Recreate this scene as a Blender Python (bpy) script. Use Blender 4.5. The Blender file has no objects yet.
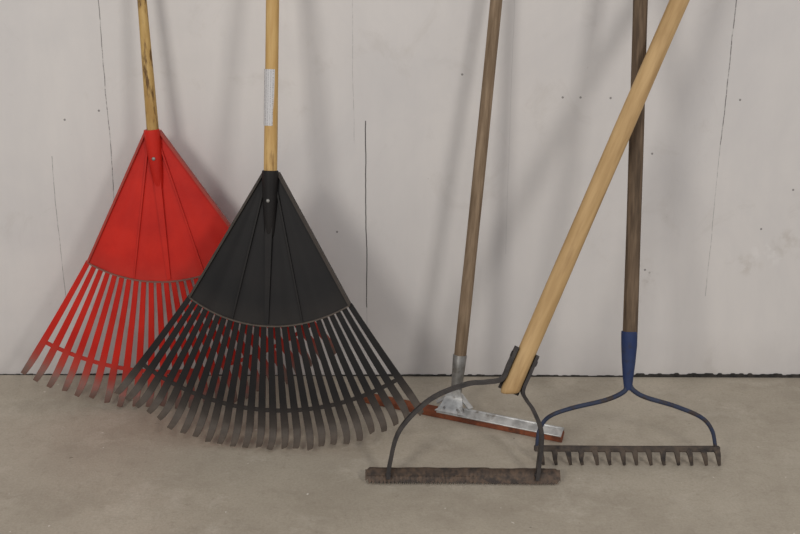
import bpy, math, random
from mathutils import Vector, Matrix
random.seed(4)
S=bpy.context.scene
COL=S.collection
def lin(c):
    r=[]
    for v in c:
        v/=255.0
        r.append(v/12.92 if v<=0.04045 else ((v+0.055)/1.055)**2.4)
    return (r[0],r[1],r[2],1.0)

# ---------------------------------------------------------------- materials
class NT:
    def __init__(s,name):
        s.m=bpy.data.materials.new(name); s.m.use_nodes=True
        s.t=s.m.node_tree; s.n=s.t.nodes; s.l=s.t.links
        s.b=s.n["Principled BSDF"]
        s.tc=s.n.new("ShaderNodeTexCoord")
    def link(s,a,b): s.l.new(a,b)
    def mapping(s,scale=(1,1,1),loc=(0,0,0)):
        m=s.n.new("ShaderNodeMapping"); m.inputs["Scale"].default_value=scale; m.inputs["Location"].default_value=loc
        s.link(s.tc.outputs["Object"],m.inputs["Vector"]); return m.outputs[0]
    def noise(s,vec,scale,detail=4,rough=0.55,dist=0):
        n=s.n.new("ShaderNodeTexNoise"); n.inputs["Scale"].default_value=scale; n.inputs["Detail"].default_value=detail
        n.inputs["Roughness"].default_value=rough; n.inputs["Distortion"].default_value=dist
        s.link(vec,n.inputs["Vector"]); return n.outputs["Fac"]
    def ramp(s,fac,stops):
        r=s.n.new("ShaderNodeValToRGB"); e=r.color_ramp.elements
        while len(e)<len(stops): e.new(0.5)
        for i,(p,c) in enumerate(stops):
            e[i].position=p; e[i].color=c if not isinstance(c,(int,float)) else (c,c,c,1)
        s.link(fac,r.inputs[0]); return r.outputs[0]
    def mix(s,fac,a,b,mode='MIX'):
        m=s.n.new("ShaderNodeMix"); m.data_type='RGBA'; m.blend_type=mode
        for k,v in ((0,fac),(6,a),(7,b)):
            if hasattr(v,"default_value") or hasattr(v,"is_linked"): s.link(v,m.inputs[k])
            else: m.inputs[k].default_value=v
        return m.outputs[2]
    def math(s,op,a,b=0.0,c=None):
        m=s.n.new("ShaderNodeMath"); m.operation=op
        for k,v in ((0,a),(1,b),(2,c)):
            if v is None: continue
            if isinstance(v,(int,float)): m.inputs[k].default_value=v
            else: s.link(v,m.inputs[k])
        return m.outputs[0]
    def bump(s,h,strength=0.3,dist=0.002):
        b=s.n.new("ShaderNodeBump"); b.inputs["Strength"].default_value=strength; b.inputs["Distance"].default_value=dist
        s.link(h,b.inputs["Height"]); s.link(b.outputs[0],s.b.inputs["Normal"])

def mat_mottled(name,a,b,scale=40,stretch=(1,1,1),rough=0.6,metal=0.0,bump=0.3,lo=0.35,hi=0.65,c=None,cscale=15,clo=0.55,chi=0.7,dust=None,spec=0.5):
    t=NT(name); v=t.mapping(stretch)
    n=t.noise(v,scale)
    col=t.mix(t.ramp(n,[(lo,0.0),(hi,1.0)]),lin(a),lin(b))
    if c:
        n2=t.noise(t.mapping(stretch,(3.1,1.7,5.2)),cscale,5,0.6)
        col=t.mix(t.ramp(n2,[(clo,0.0),(chi,1.0)]),col,lin(c))
    if dust:
        at=t.n.new("ShaderNodeAttribute"); at.attribute_name="dust"
        n3=t.noise(t.mapping((1,1,1),(9,2,4)),70,5,0.7)
        f=t.math('MULTIPLY',at.outputs["Fac"],t.math('ADD',t.math('MULTIPLY',n3,0.9),0.35))
        cl=t.n.new("ShaderNodeClamp"); t.link(f,cl.inputs[0])
        col=t.mix(cl.outputs[0],col,lin(dust))
    t.link(col,t.b.inputs["Base Color"])
    t.b.inputs["Roughness"].default_value=rough; t.b.inputs["Metallic"].default_value=metal
    t.b.inputs["Specular IOR Level"].default_value=spec
    if bump: t.bump(n,bump,0.001)
    return t.m

W_GOLD=mat_mottled("varnished_ash_wood",(200,166,108),(180,142,84),scale=9,stretch=(9,1,9),rough=0.5,c=(124,90,48),cscale=11,clo=0.58,chi=0.74,spec=0.3)
W_GOLD2=mat_mottled("stained_ash_wood",(192,160,100),(164,128,72),scale=9,stretch=(7,1.6,7),rough=0.5,c=(98,70,36),cscale=13,clo=0.50,chi=0.62,spec=0.3)
W_GREY=mat_mottled("weathered_wood",(146,126,104),(122,103,83),scale=14,stretch=(10,1,10),rough=0.85,c=(102,85,67),cscale=9,clo=0.45,chi=0.75,spec=0.2,bump=0.5)
W_DARK=mat_mottled("dark_weathered_wood",(116,98,80),(88,73,59),scale=14,stretch=(12,1,12),rough=0.85,c=(68,57,47),cscale=9,clo=0.45,chi=0.75,spec=0.2,bump=0.5)
W_TAN=mat_mottled("worn_tan_wood",(192,160,114),(172,140,96),scale=8,stretch=(10,1,10),rough=0.6,c=(142,110,72),cscale=5,clo=0.5,chi=0.8,spec=0.25,bump=0.25)
P_RED=mat_mottled("red_plastic",(198,34,18),(180,24,12),scale=12,rough=0.5,bump=0.05,dust=(112,88,78),spec=0.25)
P_BLACK=mat_mottled("black_plastic",(18,17,18),(24,22,22),scale=14,rough=0.55,bump=0.05,dust=(94,84,75),spec=0.22)
M_BLUEDK=mat_mottled("worn_blue_paint",(42,50,72),(54,61,80),scale=30,rough=0.6,c=(60,52,50),cscale=60,clo=0.5,chi=0.62,spec=0.3)
M_BLUE=mat_mottled("blue_paint",(36,50,88),(44,57,90),scale=30,rough=0.6,c=(46,50,70),cscale=70,clo=0.52,chi=0.70,spec=0.25)
M_RUST=mat_mottled("rusty_dark_steel",(72,64,58),(92,79,68),scale=60,rough=0.8,metal=0.2,c=(48,43,41),cscale=40,clo=0.5,chi=0.65)
M_BLADE=mat_mottled("rusty_steel_blade",(98,80,66),(72,61,53),scale=110,rough=0.6,metal=0.45,c=(58,50,45),cscale=60,clo=0.48,chi=0.62)
M_IRON=mat_mottled("dark_iron",(66,61,58),(46,43,43),scale=50,rough=0.55,metal=0.5)
M_GALV=mat_mottled("galvanised_steel",(210,210,208),(170,170,168),scale=50,rough=0.32,metal=0.6,c=(126,118,106),cscale=35,clo=0.6,chi=0.72)
M_SCREW=mat_mottled("dull_screw_steel",(150,148,144),(120,118,114),scale=80,rough=0.5,metal=0.5)
M_FERR=mat_mottled("dull_steel_ferrule",(150,148,144),(120,117,112),scale=50,rough=0.45,metal=0.5,c=(94,84,74),cscale=35,clo=0.58,chi=0.7)
M_ORANGE=mat_mottled("rusty_red_brown_bar",(138,80,54),(112,64,46),scale=40,rough=0.75,c=(80,56,46),cscale=30,clo=0.54,chi=0.68,spec=0.2)
M_TAR=mat_mottled("dark_gap_tar",(26,24,23),(56,51,46),scale=60,rough=0.9)

t=NT("printed_paper_label")
n=t.noise(t.mapping((260,700,1)),1.0,2,0.5)
sep=t.n.new("ShaderNodeSeparateXYZ"); t.link(t.mapping(),sep.inputs[0])
rows=t.math('GREATER_THAN',t.math('SINE',t.math('MULTIPLY',sep.outputs[0],1400.0)),0.0)
msk=t.math('MULTIPLY',rows,t.math('GREATER_THAN',n,0.5))
t.link(t.mix(t.math('MULTIPLY',msk,0.5),lin((196,194,194)),lin((90,88,92))),t.b.inputs["Base Color"])
t.b.inputs["Roughness"].default_value=0.5
M_LABEL=t.m

# wall
t=NT("painted_plywood_wall")
base=t.mapping()
sep=t.n.new("ShaderNodeSeparateXYZ"); t.link(base,sep.inputs[0])
X,Z=sep.outputs[0],sep.outputs[2]
big=t.noise(base,2.2,6,0.65,0.5)
col=t.mix(t.ramp(big,[(0.32,0.0),(0.68,1.0)]),lin((204,200,198)),lin((216,211,207)))
grain=t.noise(t.mapping((9,1,1.5)),2.2,5,0.6)
col=t.mix(t.ramp(grain,[(0.4,0.0),(0.8,0.22)]),col,lin((192,189,188)))
sc=t.noise(t.mapping((1,1,1),(4,0,2)),7,7,0.72,0.8)
col=t.mix(t.ramp(sc,[(0.58,0.0),(0.74,0.35)]),col,lin((182,175,168)))
sp=t.noise(t.mapping((1,1,0.8),(1.3,0,7)),60,3,0.6)
col=t.mix(t.ramp(sp,[(0.72,0.0),(0.78,0.55)]),col,lin((134,126,120)))
def patch(x,z,rx,rz,s,c,pl=0.48,ph=0.62):
    global col
    d=t.math('SQRT',t.math('ADD',t.math('POWER',t.math('MULTIPLY',t.math('SUBTRACT',X,x),1/rx),2.0),t.math('POWER',t.math('MULTIPLY',t.math('SUBTRACT',Z,z),1/rz),2.0)))
    pn=t.noise(t.mapping((1,1,1),(x,0,z)),34,4,0.6)
    m=t.math('MULTIPLY',t.ramp(d,[(0.3,1.0),(1.0,0.0)]),t.ramp(pn,[(pl,0.0),(ph,1.0)]))
    col=t.mix(t.math('MULTIPLY',m,s),col,lin(c))
patch(0.77,0.275,0.05,0.030,0.45,(180,170,160))
patch(0.86,0.33,0.04,0.04,0.45,(178,169,160))
patch(0.82,0.30,0.05,0.04,0.5,(228,225,222),0.5,0.62)
patch(0.56,0.25,0.03,0.05,0.4,(176,168,160))
patch(-0.60,0.15,0.2,0.1,0.3,(176,170,164))
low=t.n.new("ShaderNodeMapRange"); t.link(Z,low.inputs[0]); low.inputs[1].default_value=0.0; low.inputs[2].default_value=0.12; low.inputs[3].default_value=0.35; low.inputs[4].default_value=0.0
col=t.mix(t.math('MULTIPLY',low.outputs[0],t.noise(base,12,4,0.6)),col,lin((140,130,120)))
wob=t.math('MULTIPLY',t.math('SUBTRACT',t.noise(t.mapping((0.2,1,1)),5,4,0.6),0.5),0.012)
brk=t.noise(t.mapping((0.3,1,1)),45,5,0.75)
def seam(x0,w,z0,z1,strength,thr,wobk=1.0):
    d=t.math('ABSOLUTE',t.math('SUBTRACT',t.math('ADD',X,t.math('MULTIPLY',wob,wobk)),x0))
    m=t.math('LESS_THAN',d,w)
    m=t.math('MULTIPLY',m,t.math('GREATER_THAN',Z,z0)); m=t.math('MULTIPLY',m,t.math('LESS_THAN',Z,z1))
    m=t.math('MULTIPLY',m,t.ramp(brk,[(thr-0.1,0.2),(thr+0.06,1.0)]))
    return t.math('MULTIPLY',m,strength)
for a in [(-0.627,0.0009,0.33,1.6,0.7,0.48),(-0.757,0.0008,0.19,0.52,0.5,0.48),(-0.0755,0.0011,0.17,0.60,0.92,0.36),
          (-0.100,0.0007,0.55,1.6,0.30,0.50),(0.692,0.0007,0.20,0.55,0.4,0.48),(0.692,0.0010,0.55,1.6,0.75,0.48),(-0.0755,0.0008,0.0,0.17,0.25,0.45),(0.235,0.0008,0.3,1.6,0.12,0.4),(-0.627,0.0008,0.0,0.33,0.2,0.5)]:
    col=t.mix(seam(*a),col,lin((48,42,42)))
def spot(x,z,r,s,c=(80,74,72)):
    global col
    d=t.math('SQRT',t.math('ADD',t.math('POWER',t.math('SUBTRACT',X,x),2.0),t.math('POWER',t.math('SUBTRACT',Z,z),2.0)))
    col=t.mix(t.math('MULTIPLY',t.math('LESS_THAN',d,r),s),col,lin(c))
for x,z in [(0.383,0.652),(0.447,0.651),(0.345,0.652),(0.723,0.648),(0.545,0.53),(-0.72,0.60),(-0.645,0.62),(0.55,0.263),(0.13,0.70),(-0.14,0.35),(0.80,0.36),(0.86,0.45)]:
    spot(x,z,0.0024,0.7)
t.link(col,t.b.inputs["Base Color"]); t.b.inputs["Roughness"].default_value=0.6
t.b.inputs["Specular IOR Level"].default_value=0.25
t.bump(t.math('ADD',t.math('MULTIPLY',grain,0.5),t.math('MULTIPLY',sc,0.6)),0.12,0.003)
M_WALL=t.m

# floor
t=NT("concrete_floor"); base=t.mapping()
big=t.noise(base,2.6,5,0.6,0.2)
col=t.mix(t.ramp(big,[(0.34,0.0),(0.66,1.0)]),lin((164,154,138)),lin((184,174,157)))
md=t.noise(t.mapping((1,1,1),(5,3,0)),8,6,0.68,0.2)
col=t.mix(t.ramp(md,[(0.48,0.0),(0.70,0.5)]),col,lin((144,133,117)))
md2=t.noise(t.mapping((1,1.2,1),(8,1,0)),7,7,0.72,0.2)
col=t.mix(t.ramp(md2,[(0.53,0.0),(0.70,0.5)]),col,lin((203,194,179)))
fine=t.noise(base,200,4,0.7)
col=t.mix(t.ramp(fine,[(0.38,0.0),(0.68,0.32)]),col,lin((130,120,106)))
g2=t.noise(t.mapping((1,1,1),(3,9,0)),60,5,0.7)
col=t.mix(t.ramp(g2,[(0.56,0.0),(0.72,0.4)]),col,lin((134,123,108)))
sp=t.noise(t.mapping((1,1,1),(2,2,2)),62,2,0.5)
col=t.mix(t.ramp(sp,[(0.74,0.0),(0.77,0.75)]),col,lin((230,224,214)))
dk=t.noise(t.mapping((1,1,1),(7,2,2)),48,2,0.5)
col=t.mix(t.ramp(dk,[(0.74,0.0),(0.78,0.6)]),col,lin((92,80,68)))
t.link(col,t.b.inputs["Base Color"])
t.link(t.ramp(md,[(0.3,0.48),(0.7,0.64)]),t.b.inputs["Roughness"])
t.bump(t.math('ADD',fine,t.math('ADD',md,g2)),0.18,0.002)
M_FLOOR=t.m

# ---------------------------------------------------------------- mesh helpers
def mesh_obj(name,verts,faces,mat,parent=None,smooth=True,dust=None,label=None):
    me=bpy.data.meshes.new(name); me.from_pydata([tuple(v) for v in verts],[],faces); me.update()
    o=bpy.data.objects.new(name,me); COL.objects.link(o); me.materials.append(mat)
    import bmesh
    bm=bmesh.new(); bm.from_mesh(me); bmesh.ops.recalc_face_normals(bm,faces=bm.faces); bm.to_mesh(me); bm.free()
    if smooth:
        for p in me.polygons: p.use_smooth=True
        try: me.set_sharp_from_angle(angle=math.radians(38))
        except Exception: pass
    if dust is not None:
        at=me.attributes.new("dust",'FLOAT','POINT')
        for i,d in enumerate(dust): at.data[i].value=d
    if parent: o.parent=parent
    if label: o["label"]=label
    return o
class MB:
    """mesh builder collecting pieces of ONE part"""
    def __init__(s): s.v=[]; s.f=[]; s.d=[]
    def ring_sweep(s,rings,closed_caps=True,dust=0.0):
        n=len(rings[0]); base=len(s.v)
        for k,r in enumerate(rings):
            for p in r: s.v.append(Vector(p)); s.d.append(dust[k] if isinstance(dust,(list,tuple)) else dust)
        for k in range(len(rings)-1):
            for i in range(n):
                j=(i+1)%n
                s.f.append((base+k*n+i,base+k*n+j,base+(k+1)*n+j,base+(k+1)*n+i))
        if closed_caps:
            s.f.append(tuple(base+i for i in range(n))[::-1]); e=base+(len(rings)-1)*n
            s.f.append(tuple(e+i for i in range(n)))
    def tube(s,pts,rad,seg=12,dust=0.0,up=Vector((0,0,1)),flat=1.0):
        pts=[Vector(p) for p in pts]; rings=[]
        for k,p in enumerate(pts):
            tn=(pts[min(k+1,len(pts)-1)]-pts[max(k-1,0)]).normalized()
            u=up if abs(tn.dot(up))<0.95 else Vector((1,0,0))
            a=tn.cross(u).normalized(); b=tn.cross(a).normalized()
            r=rad[k] if isinstance(rad,(list,tuple)) else rad
            rings.append([p+a*(r*math.cos(2*math.pi*i/seg))+b*(r*flat*math.sin(2*math.pi*i/seg)) for i in range(seg)])
        s.ring_sweep(rings,True,dust)
    def strip(s,pts,w,th,up=Vector((0,0,1)),dust=0.0):
        """rect section sweep; w measured across (tangent x up), th along up"""
        pts=[Vector(p) for p in pts]; rings=[]
        for k,p in enumerate(pts):
            tn=(pts[min(k+1,len(pts)-1)]-pts[max(k-1,0)]).normalized()
            a=tn.cross(up).normalized(); b=a.cross(tn).normalized()
            ww=(w[k] if isinstance(w,(list,tuple)) else w)/2; tt=(th[k] if isinstance(th,(list,tuple)) else th)/2
            rings.append([p+a*ww+b*tt,p-a*ww+b*tt,p-a*ww-b*tt,p+a*ww-b*tt])
        s.ring_sweep(rings,True,dust)
    def make(s,name,mat,parent=None,bevel=0,**k):
        o=mesh_obj(name,s.v,s.f,mat,parent,dust=s.d,**k)
        if bevel:
            b=o.modifiers.new("bevel",'BEVEL'); b.width=bevel; b.segments=2; b.limit_method='ANGLE'
        return o
def spline(pts,n=8):
    P=[Vector(p) for p in pts]; P=[P[0]*2-P[1]]+P+[P[-1]*2-P[-2]]; out=[]
    for i in range(1,len(P)-2):
        for k in range(n):
            u=k/n; a,b,c,d=P[i-1],P[i],P[i+1],P[i+2]
            out.append(0.5*((2*b)+(c-a)*u+(2*a-5*b+4*c-d)*u*u+(3*b-a-3*c+d)*u**3))
    out.append(P[-2]); return out
def thing(name,origin,basis,label,cat):
    e=bpy.data.objects.new(name,None); COL.objects.link(e); e.empty_display_size=0.05
    M=Matrix.Identity(4)
    for i,c in enumerate(basis):
        for j in range(3): M[j][i]=c[j]
    M.translation=Vector(origin); e.matrix_world=M
    e["label"]=label; e["category"]=cat
    return e
def lean_basis(alpha,psi):
    a=math.radians(alpha); p=math.radians(psi)
    lat=Vector((math.cos(p),-math.sin(p),0)); g=Vector((math.sin(p)*math.sin(a),math.cos(p)*math.sin(a),math.cos(a)))
    return (lat,g,lat.cross(g))
def handle(parent,p0,p1,r0,r1,mat,cut=0.0,flat=1.0,label=None,rtaper=None,rnd=0.005):
    """turned wooden shaft; its mesh runs along its own +Y"""
    p0=Vector(p0); p1=Vector(p1); L=(p1-p0).length; N=46; seg=24; rings=[]
    ys=[0,0.12*rnd,0.4*rnd,rnd]+[rnd+(L-2*rnd)*k/N for k in range(1,N)]+[L-rnd,L-0.4*rnd,L-0.12*rnd,L]
    end=[0.62,0.80,0.94,1.0]
    for k,y in enumerate(ys):
        u=y/L; r=r0+(r1-r0)*min(1,u/(rtaper or 1)); r*=1+0.012*math.sin(y*19+r0*900)
        e=min(k,len(ys)-1-k)
        if e<4: r*=end[e]
        w=0.0012*math.sin(y*3.1+r0*500)
        cc=cut*(max(0,1-k/8) if k<8 else 0)
        rings.append([Vector((w+r*math.cos(2*math.pi*i/seg),y+cc*r*math.cos(2*math.pi*i/seg),r*flat*math.sin(2*math.pi*i/seg))) for i in range(seg)])
    mb=MB(); mb.ring_sweep(rings)
    o=mb.make("handle",mat,parent,label=label)
    d=(p1-p0).normalized(); q=Vector((0,1,0)).rotation_difference(d)
    o.rotation_mode='QUATERNION'; o.rotation_quaternion=q; o.location=p0
    return o
def dome(mb,c,r,axis=2,h=0.5):
    rings=[]
    for k in range(5):
        a=k/5*math.pi/2
        rings.append([Vector(c)+Vector((r*math.cos(a)*math.cos(t),r*math.cos(a)*math.sin(t),r*h*math.sin(a))) for t in [2*math.pi*i/14 for i in range(14)]])
    mb.ring_sweep(rings)

# ---------------------------------------------------------------- setting
def structure(o): o["kind"]="structure"; return o
floor=mesh_obj("floor",[(-3,-4.5,0),(3,-4.5,0),(3,0.1,0),(-3,0.1,0),(-3,-4.5,-0.1),(3,-4.5,-0.1),(3,0.1,-0.1),(-3,0.1,-0.1)],
   [(0,1,2,3),(7,6,5,4),(0,4,5,1),(1,5,6,2),(2,6,7,3),(3,7,4,0)],M_FLOOR,smooth=False); structure(floor)
wall=mesh_obj("wall_back",[(-3,0,0),(3,0,0),(3,0,2.7),(-3,0,2.7),(-3,0.1,0),(3,0.1,0),(3,0.1,2.7),(-3,0.1,2.7)],
   [(0,1,2,3),(7,6,5,4),(0,4,5,1),(1,5,6,2),(2,6,7,3),(3,7,4,0)],M_WALL,smooth=False); structure(wall)
v=[];f=[];N=900
h=0.004
for i in range(N+1):
    x=-1.5+3.0*i/N
    big=0.0014+0.0008*math.sin(x*9+1)+0.0018*max(0,min(1,(x+0.3)/0.6))+(0.0038 if x>0.53 else 0)
    if i%3==0: h=max(0.0005,big+random.uniform(-0.0012,0.0012)*(1.9 if x>0.53 else 1))
    yb=-0.0025
    v+= [(x,yb-0.002,0.0004),(x,yb,h),(x,0.0,h)]
for i in range(N):
    a=i*3; f+=[(a,a+3,a+4,a+1),(a+1,a+4,a+5,a+2)]
gap=mesh_obj("trim_1",v,f,M_TAR,smooth=False); structure(gap)

# ---------------------------------------------------------------- leaf rakes
def leaf_rake(name,origin,basis,label,L,R,Rband,rbend,ntine,mat,head_rot,apex,dustk,socket_len):
    root=thing(name,origin,basis,label,"rake")
    A=Vector((apex[0],apex[1],0)); cr,sr=math.cos(head_rot),math.sin(head_rot)
    def P(x,y,c): # head-local (y downwards from the apex) to thing-local
        return A+Vector((x*cr+y*sr, x*sr-y*cr, c)) 
    phiR=math.radians(32.6); phiT=math.radians(34.2)
    def bowc(u,v): return 0.014*(1-u*u)*v
    mb=MB(); nu,nv=40,26; th=0.003
    for side in (1,-1):
        for j in range(nv+1):
            vv=j/nv
            for i in range(nu+1):
                u=-1+2*i/nu
                x0,y0=u*0.014,0.0; x1,y1=R*math.sin(phiR*u),R*math.cos(phiR*u)
                flute=0.0012*math.cos(u*math.pi*6)*vv
                mb.v.append(P(x0+(x1-x0)*vv,y0+(y1-y0)*vv,bowc(u,vv)+flute+side*th/2)); 
                mb.d.append(0.01+(0.10*max(0,(vv-0.85)/0.15))*dustk)
    n1=(nu+1)*(nv+1)
    def idx(s,i,j): return s*n1+j*(nu+1)+i
    for j in range(nv):
        for i in range(nu):
            mb.f.append((idx(0,i,j),idx(0,i+1,j),idx(0,i+1,j+1),idx(0,i,j+1)))
            mb.f.append((idx(1,i,j),idx(1,i,j+1),idx(1,i+1,j+1),idx(1,i+1,j)))
    for j in range(nv):
        mb.f.append((idx(0,0,j),idx(0,0,j+1),idx(1,0,j+1),idx(1,0,j)))
        mb.f.append((idx(0,nu,j),idx(1,nu,j),idx(1,nu,j+1),idx(0,nu,j+1)))
    for i in range(nu):
        mb.f.append((idx(0,i,0),idx(1,i,0),idx(1,i+1,0),idx(0,i+1,0)))
        mb.f.append((idx(0,i,nv),idx(0,i+1,nv),idx(1,i+1,nv),idx(1,i,nv)))
    for u in (-1,1):
        pts=[]
        for j in range(21):
            vv=j/20; x1,y1=R*math.sin(phiR*u),R*math.cos(phiR*u)
            pts.append(P(u*0.014+(x1-u*0.014)*vv,y1*vv,0.000))
        mb.strip(pts,0.0045,0.016,dust=0.45*dustk)
    pts=[P(R*math.sin(phiR*u),R*math.cos(phiR*u),bowc(u,1)+0.001) for u in [-1+2*k/40 for k in range(41)]]
    mb.strip(pts,0.003,0.009,dust=0.85*dustk)
    for u in (-0.42,0.42):
        pts=[]
        for j in range(21):
            vv=0.02+0.97*j/20; x1,y1=R*math.sin(phiR*u),R*math.cos(phiR*u)
            pts.append(P(u*0.014+(x1-u*0.014)*vv,y1*vv,bowc(u,vv)+0.002))
        mb.strip(pts,0.003,[0.010-0.006*j/20 for j in range(21)],dust=0.05*dustk)
    pts=[P(0,0.05+(R-0.055)*j/20,bowc(0,(0.05+(R-0.055)*j/20)/R)+0.003) for j in range(21)]
    mb.strip(pts,[0.016-0.008*j/20 for j in range(21)],[0.014-0.008*j/20 for j in range(21)],dust=0.03)
    pts=[P(0,y,0.004+0.004*(1-y/socket_len)) for y in [-0.004,-0.003,0.004,0.02,0.05,0.08,socket_len*0.85,socket_len*0.96,socket_len]]
    mb.tube(pts,[0.0150,0.0162,0.0166,0.0160,0.0150,0.0130,0.0105,0.007,0.002],seg=20,dust=0.04)
    head=mb.make("head",mat,root)
    s=MB(); dome(s,P(0.0,0.055,0.0225),0.0038); s.make("screw",M_SCREW,head,label="small dull steel screw")
    nT=ntine
    def phi(r): return phiR+(phiT-phiR)*min(1,max(0,(r-R)/(L-R)))
    def cOf(u,r): return 0.014*(1-u*u)*max(0,1-(r-R)/(rbend-R))
    mb=MB(); pts=[]
    for k in range(61):
        u=-1+2*k/60; a=phi(Rband)*u; pts.append(P(Rband*math.sin(a),Rband*math.cos(a),cOf(u,Rband)-0.001))
    mb.strip(pts,0.0085,0.003,dust=0.2*dustk)
    mb.make("cross_band",mat,head)
    for i in range(nT):
        u=-1+2*i/(nT-1); mb=MB(); pts=[];w=[];d=[];tk=[]
        Lk=L+random.uniform(-0.008,0.003); sway=random.uniform(-0.003,0.003)
        for k in range(13):
            r=R-0.002+(rbend-R+0.002)*k/12; a=phi(r)*u
            pts.append(P(r*math.sin(a),r*math.cos(a),cOf(u,r)))
            q=k/12; w.append(0.0100+0.0054*q); d.append((0.02+0.42*max(0,q-0.78)/0.22)*dustk); tk.append(0.0032)
        for k in range(1,8):
            q=k/7; r=rbend+(Lk-rbend)*math.sin(q*math.pi/2*0.92); a=phi(r)*u
            pts.append(P(r*math.sin(a)+sway*q*q,r*math.cos(a),0.026*(1-math.cos(q*math.pi/2))))
            w.append(0.0152-0.0044*q*q); d.append((0.55+0.7*q)*dustk); tk.append(0.0032-0.0012*q)
        mb.strip(pts,w,tk,dust=d)
        mb.make("tine",mat,head)
    return root,P

bR=lean_basis(5.5,0)
red,PR=leaf_rake("leaf_rake",(-0.509,-0.151,0),bR,"red plastic fan leaf rake with stained wooden handle leaning on wall",
    L=0.602,R=0.318,Rband=0.525,rbend=0.556,ntine=24,mat=P_RED,head_rot=math.radians(4.2),apex=(-0.003,0.600),dustk=1.25,socket_len=0.13)
handle(red,PR(0,0.05,0.0075),( -0.033,1.43,-0.004),0.0130,0.0085,W_GOLD2,rtaper=0.45)
bB=lean_basis(12.8,8)
blk,PB=leaf_rake("leaf_rake",(-0.269,-0.343,0),bB,"black plastic fan leaf rake with labelled golden wooden handle",
    L=0.557,R=0.305,Rband=0.480,rbend=0.514,ntine=26,mat=P_BLACK,head_rot=math.radians(0.3),apex=(-0.003,0.557),dustk=1.0,socket_len=0.14)
HB=(-0.0155,1.462,-0.004)
handle(blk,PB(0,0.05,0.0075),HB,0.0132,0.0122,W_GOLD)
p0=Vector(PB(0,0.05,0.0075)); p1=Vector(HB); d=(p1-p0).normalized()
seg=20; vs=[];fs=[]
for k in range(2):
    y=[0.648,0.757][k]; c=p0+d*((y-p0.y)/d.y)
    for i in range(seg+1):
        a=math.radians(-15+190*i/seg); r=0.01355
        vs.append(c+Vector((r*math.cos(a),0,r*math.sin(a))))
for i in range(seg): fs.append((i,i+1,seg+2+i,seg+1+i))
mesh_obj("label_sticker",vs,fs,M_LABEL,blk,label="white printed paper sticker")

# ---------------------------------------------------------------- floor squeegee
ang=math.atan2(-0.181,0.414); Xs=Vector((math.cos(ang),math.sin(ang),0)); Ys=Vector((-math.sin(ang),math.cos(ang),0)); Zs=Vector((0,0,1))
sq=thing("floor_squeegee",(0.130,-0.2185,0),(Xs,Ys,Zs),"floor squeegee with rusty orange bar, galvanised channel and grey wooden handle","squeegee")
HL=0.227
Mi=sq.matrix_world.inverted()
mb=MB()
prof=[(-0.014,0.0006),(-0.007,0.0006),(0.007,0.015),(0.002,0.020),(-0.013,0.0125)]
mb.ring_sweep([[Vector((x,y,z)) for y,z in prof] for x in [-HL+2*HL*k/24 for k in range(25)]])
mb.make("squeegee_bar",M_ORANGE,sq,bevel=0.001)
mb=MB()
prof=[(-0.0145,0.0130),(-0.0135,0.0120),(0.002,0.0202),(0.009,0.0212),(0.009,0.013),(0.011,0.013),(0.011,0.0235),(0.001,0.0232),(-0.0145,0.0150)]
mb.ring_sweep([[Vector((x,y,z)) for y,z in prof] for x in [-0.05+(HL+0.048)*k/16 for k in range(17)]])
mb.tube([(-0.04,0.004,0.0240),(HL-0.004,0.004,0.0240)],0.0025,8)
mb.make("channel",M_GALV,sq,bevel=0.0006)
hb=Mi@Vector((0.121,-0.190,0.042)); ht=Mi@Vector((0.191,-0.070,0.862)); hd=(ht-hb).normalized()
top=hb+hd*1.30
mb=MB()
mb.tube([hb+hd*s for s in (0,0.012,0.04,0.090,0.092)],[0.0108,0.0118,0.0130,0.0152,0.0142],18)
mb.make("ferrule",M_FERR,sq)
mb=MB()
q=[hb+hd*0.02+Vector((0,-0.011,0)),hb+Vector((0,-0.012,0.0)),Vector((hb.x,-0.005,0.0235)),Vector((hb.x,-0.014,0.0170))]
mb.strip(spline(q,4),[0.024+0.044*k/12 for k in range(13)],0.003,up=Vector((0,-0.6,0.8)))
mb.strip([hb+Vector((-0.006,0.004,0.004)),(hb.x-0.038,0.007,0.026)],0.013,0.003)
mb.strip([hb+Vector((0.006,0.004,0.004)),(hb.x+0.040,0.007,0.026)],0.013,0.003)
mb.make("clamp_bracket",M_GALV,sq)
for dx in (-0.015,0.015):
    mb=MB(); dome(mb,(hb.x+dx,-0.007,0.0245),0.0028,h=0.9); mb.make("bolt",M_SCREW,sq)
handle(sq,hb+hd*0.06,top,0.0132,0.0116,W_GREY)

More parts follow.
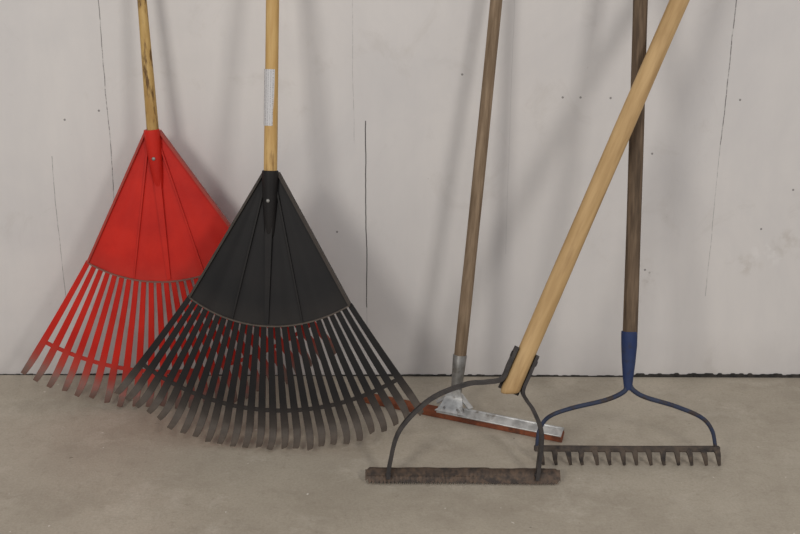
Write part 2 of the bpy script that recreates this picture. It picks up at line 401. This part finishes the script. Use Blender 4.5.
# ---------------------------------------------------------------- bow rake
br=thing("bow_rake",(0.452,-0.411,0),lean_basis(15.8,0),"steel bow rake with worn blue ferrule and dark wooden handle","rake")
handle(br,(-0.0018,0.243,0),(0.0175,1.425,-0.006),0.0143,0.0138,W_DARK)
mb=MB(); mb.tube([(-0.002,0.266,0),(-0.002,0.262,0),(-0.002,0.240,0),(-0.0025,0.205,0),(-0.003,0.175,0),(-0.003,0.150,0)],[0.0154,0.0159,0.0157,0.0134,0.0105,0.0075],18)
mb.make("ferrule",M_BLUE,br,label="worn blue painted steel ferrule")
head=MB()
head.strip([(-0.186,0.033,0),(-0.09,0.0325,0),(0,0.032,0),(0.09,0.0325,0),(0.180,0.033,0)],0.011,0.013)
hd_o=head.make("head_bar",M_RUST,br,bevel=0.002)
for pts in ([(-0.005,0.160,0.001),(-0.012,0.146,0.002),(-0.047,0.130,0.003),(-0.116,0.113,0.003),(-0.158,0.096,0.002),(-0.176,0.070,0.001),(-0.181,0.036,0)],
            [(0.000,0.160,0.001),(0.008,0.149,0.002),(0.031,0.136,0.003),(0.091,0.118,0.003),(0.142,0.096,0.002),(0.164,0.070,0.001),(0.172,0.036,0)]):
    mb=MB(); sp_=spline(pts,8); n=len(sp_)
    mb.tube(sp_,[0.0052-0.0014*k/(n-1) for k in range(n)],10)
    mb.make("bow_arm",M_BLUEDK,br)
for i in range(14):
    x=-0.175+0.3475*i/13+random.uniform(-0.0015,0.0015); mb=MB()
    j=random.uniform(-0.002,0.002)
    pts=spline([(x-0.001,0.031,0.002),(x+0.001,0.026,0.006),(x+0.002+j,0.014,0.007),(x+0.005+j,0.0010,0.003)],4); n=len(pts)
    mb.strip(pts,[0.0115-0.0060*(k/(n-1))**1.6 for k in range(n)],[0.009-0.004*k/(n-1) for k in range(n)])
    mb.make("tine",M_RUST,hd_o,bevel=0.001)

# ---------------------------------------------------------------- weed cutter
wc=thing("weed_cutter",(0.122,-0.489,0),lean_basis(19,0),"serrated weed cutter with iron bow and thick tan wooden handle","weed cutter")
h0=Vector((0.086,0.176,0.004)); h1=Vector((0.409,0.926,0.004)); hd=(h1-h0).normalized(); pr=Vector((hd.y,-hd.x,0))
handle(wc,h0,h0+hd*1.345,0.0180,0.0176,W_TAN,cut=0.45,flat=0.86,rnd=0.010)
mb=MB(); N=150; a0,a1=-0.187,0.186; loc=[]
def bl(x,s,dz):
    return Vector((x,0.0015+0.0290*s,0.004-0.018*s+dz))
for i in range(N+1):
    x=a0+(a1-a0)*i/N; k_=(1.0 if x<0.0 else max(0.45,1-x*7)); tooth=0.22*[0,0.5,1][i%3]*k_
    rd=0.22*max(0,1-min(x-a0,a1-x)/0.008)
    wv=0.02*math.sin(x*61)+0.012*math.sin(x*173+1)
    lo_,hi_=0+tooth+rd,1-rd+wv*0.6-0.03*(x>0.05)
    gr=-0.0018*[0,0.5,1][i%3]*k_
    loc.append([bl(x,lo_,0.0004),bl(x,0.46,0.0022+gr),bl(x,0.54,0.0034),bl(x,0.90,0.0034),bl(x,hi_,0.0012),bl(x,hi_,-0.0010),bl(x,lo_,-0.0006)])
mb.ring_sweep(loc); blade=mb.make("serrated_blade",M_BLADE,wc)
mb=MB()
def hp(s,k,c=0.0): return h0+hd*s+pr*k+Vector((0,0,c))
L1=spline([(-0.143,0.012,-0.005),(-0.140,0.040,-0.004),(-0.121,0.105,0),(-0.064,0.163,0.0),(0.003,0.192,0),(0.044,0.197,0),hp(0.020,-0.0235),hp(0.050,-0.0218),hp(0.088,-0.0214)],7)
mb.strip(L1,[0.0080-0.0016*k/len(L1) for k in range(len(L1))],0.025)
L2=spline([(0.141,0.010,-0.005),(0.145,0.040,-0.004),(0.149,0.100,0),(0.134,0.142,0),(0.120,0.163,0),hp(0.016,0.0222),hp(0.050,0.0212),hp(0.088,0.0210)],7)
mb.strip(L2,[0.0074-0.0012*k/len(L2) for k in range(len(L2))],0.023)
mb.strip([hp(0.012,-0.021,-0.018),hp(0.012,0.021,-0.018)],0.022,0.003)
mb.make("iron_bow",M_IRON,wc)
mb=MB()
c=h0+hd*0.072
mb.tube([c-pr*0.0255,c+pr*0.0255],0.0032,10)
for s_ in (-1,1): mb.tube([c+pr*0.0232*s_,c+pr*0.0268*s_],0.0056,6)
mb.make("bolt",M_IRON,wc)
for x in (-0.143,0.142):
    mb=MB(); dome(mb,(x,0.018,-0.0035),0.006); mb.make("rivet",M_IRON,wc)

# ---------------------------------------------------------------- light
w=bpy.data.worlds.new("world"); S.world=w; w.use_nodes=True
w.node_tree.nodes["Background"].inputs[0].default_value=(0.91,0.92,0.96,1); w.node_tree.nodes["Background"].inputs[1].default_value=0.52
def area(name,loc,target,size,power,col):
    l=bpy.data.lights.new(name,'AREA'); l.shape='RECTANGLE'; l.size=size[0]; l.size_y=size[1]; l.energy=power; l.color=col
    o=bpy.data.objects.new(name,l); COL.objects.link(o); o.location=loc
    o.rotation_euler=(Vector(target)-Vector(loc)).to_track_quat('-Z','Y').to_euler(); return o
area("ceiling_light",(-1.45,-3.3,1.85),(0,0,0.3),(0.75,0.5),36,(1,0.965,0.91))
area("ceiling_light",(1.5,-3.0,1.9),(0.1,0,0.3),(0.5,0.4),24,(1,0.965,0.92))

cam=bpy.data.cameras.new("camera"); co=bpy.data.objects.new("camera",cam); COL.objects.link(co)
cam.lens=50.0; cam.sensor_width=36.0; cam.clip_start=0.05
M=Matrix.Rotation(math.radians(70.5),4,'X')@Matrix.Rotation(math.radians(0.2),4,'Z'); M.translation=Vector((0,-2.35,1.10))
co.matrix_world=M; S.camera=co
S.view_settings.view_transform='Standard'
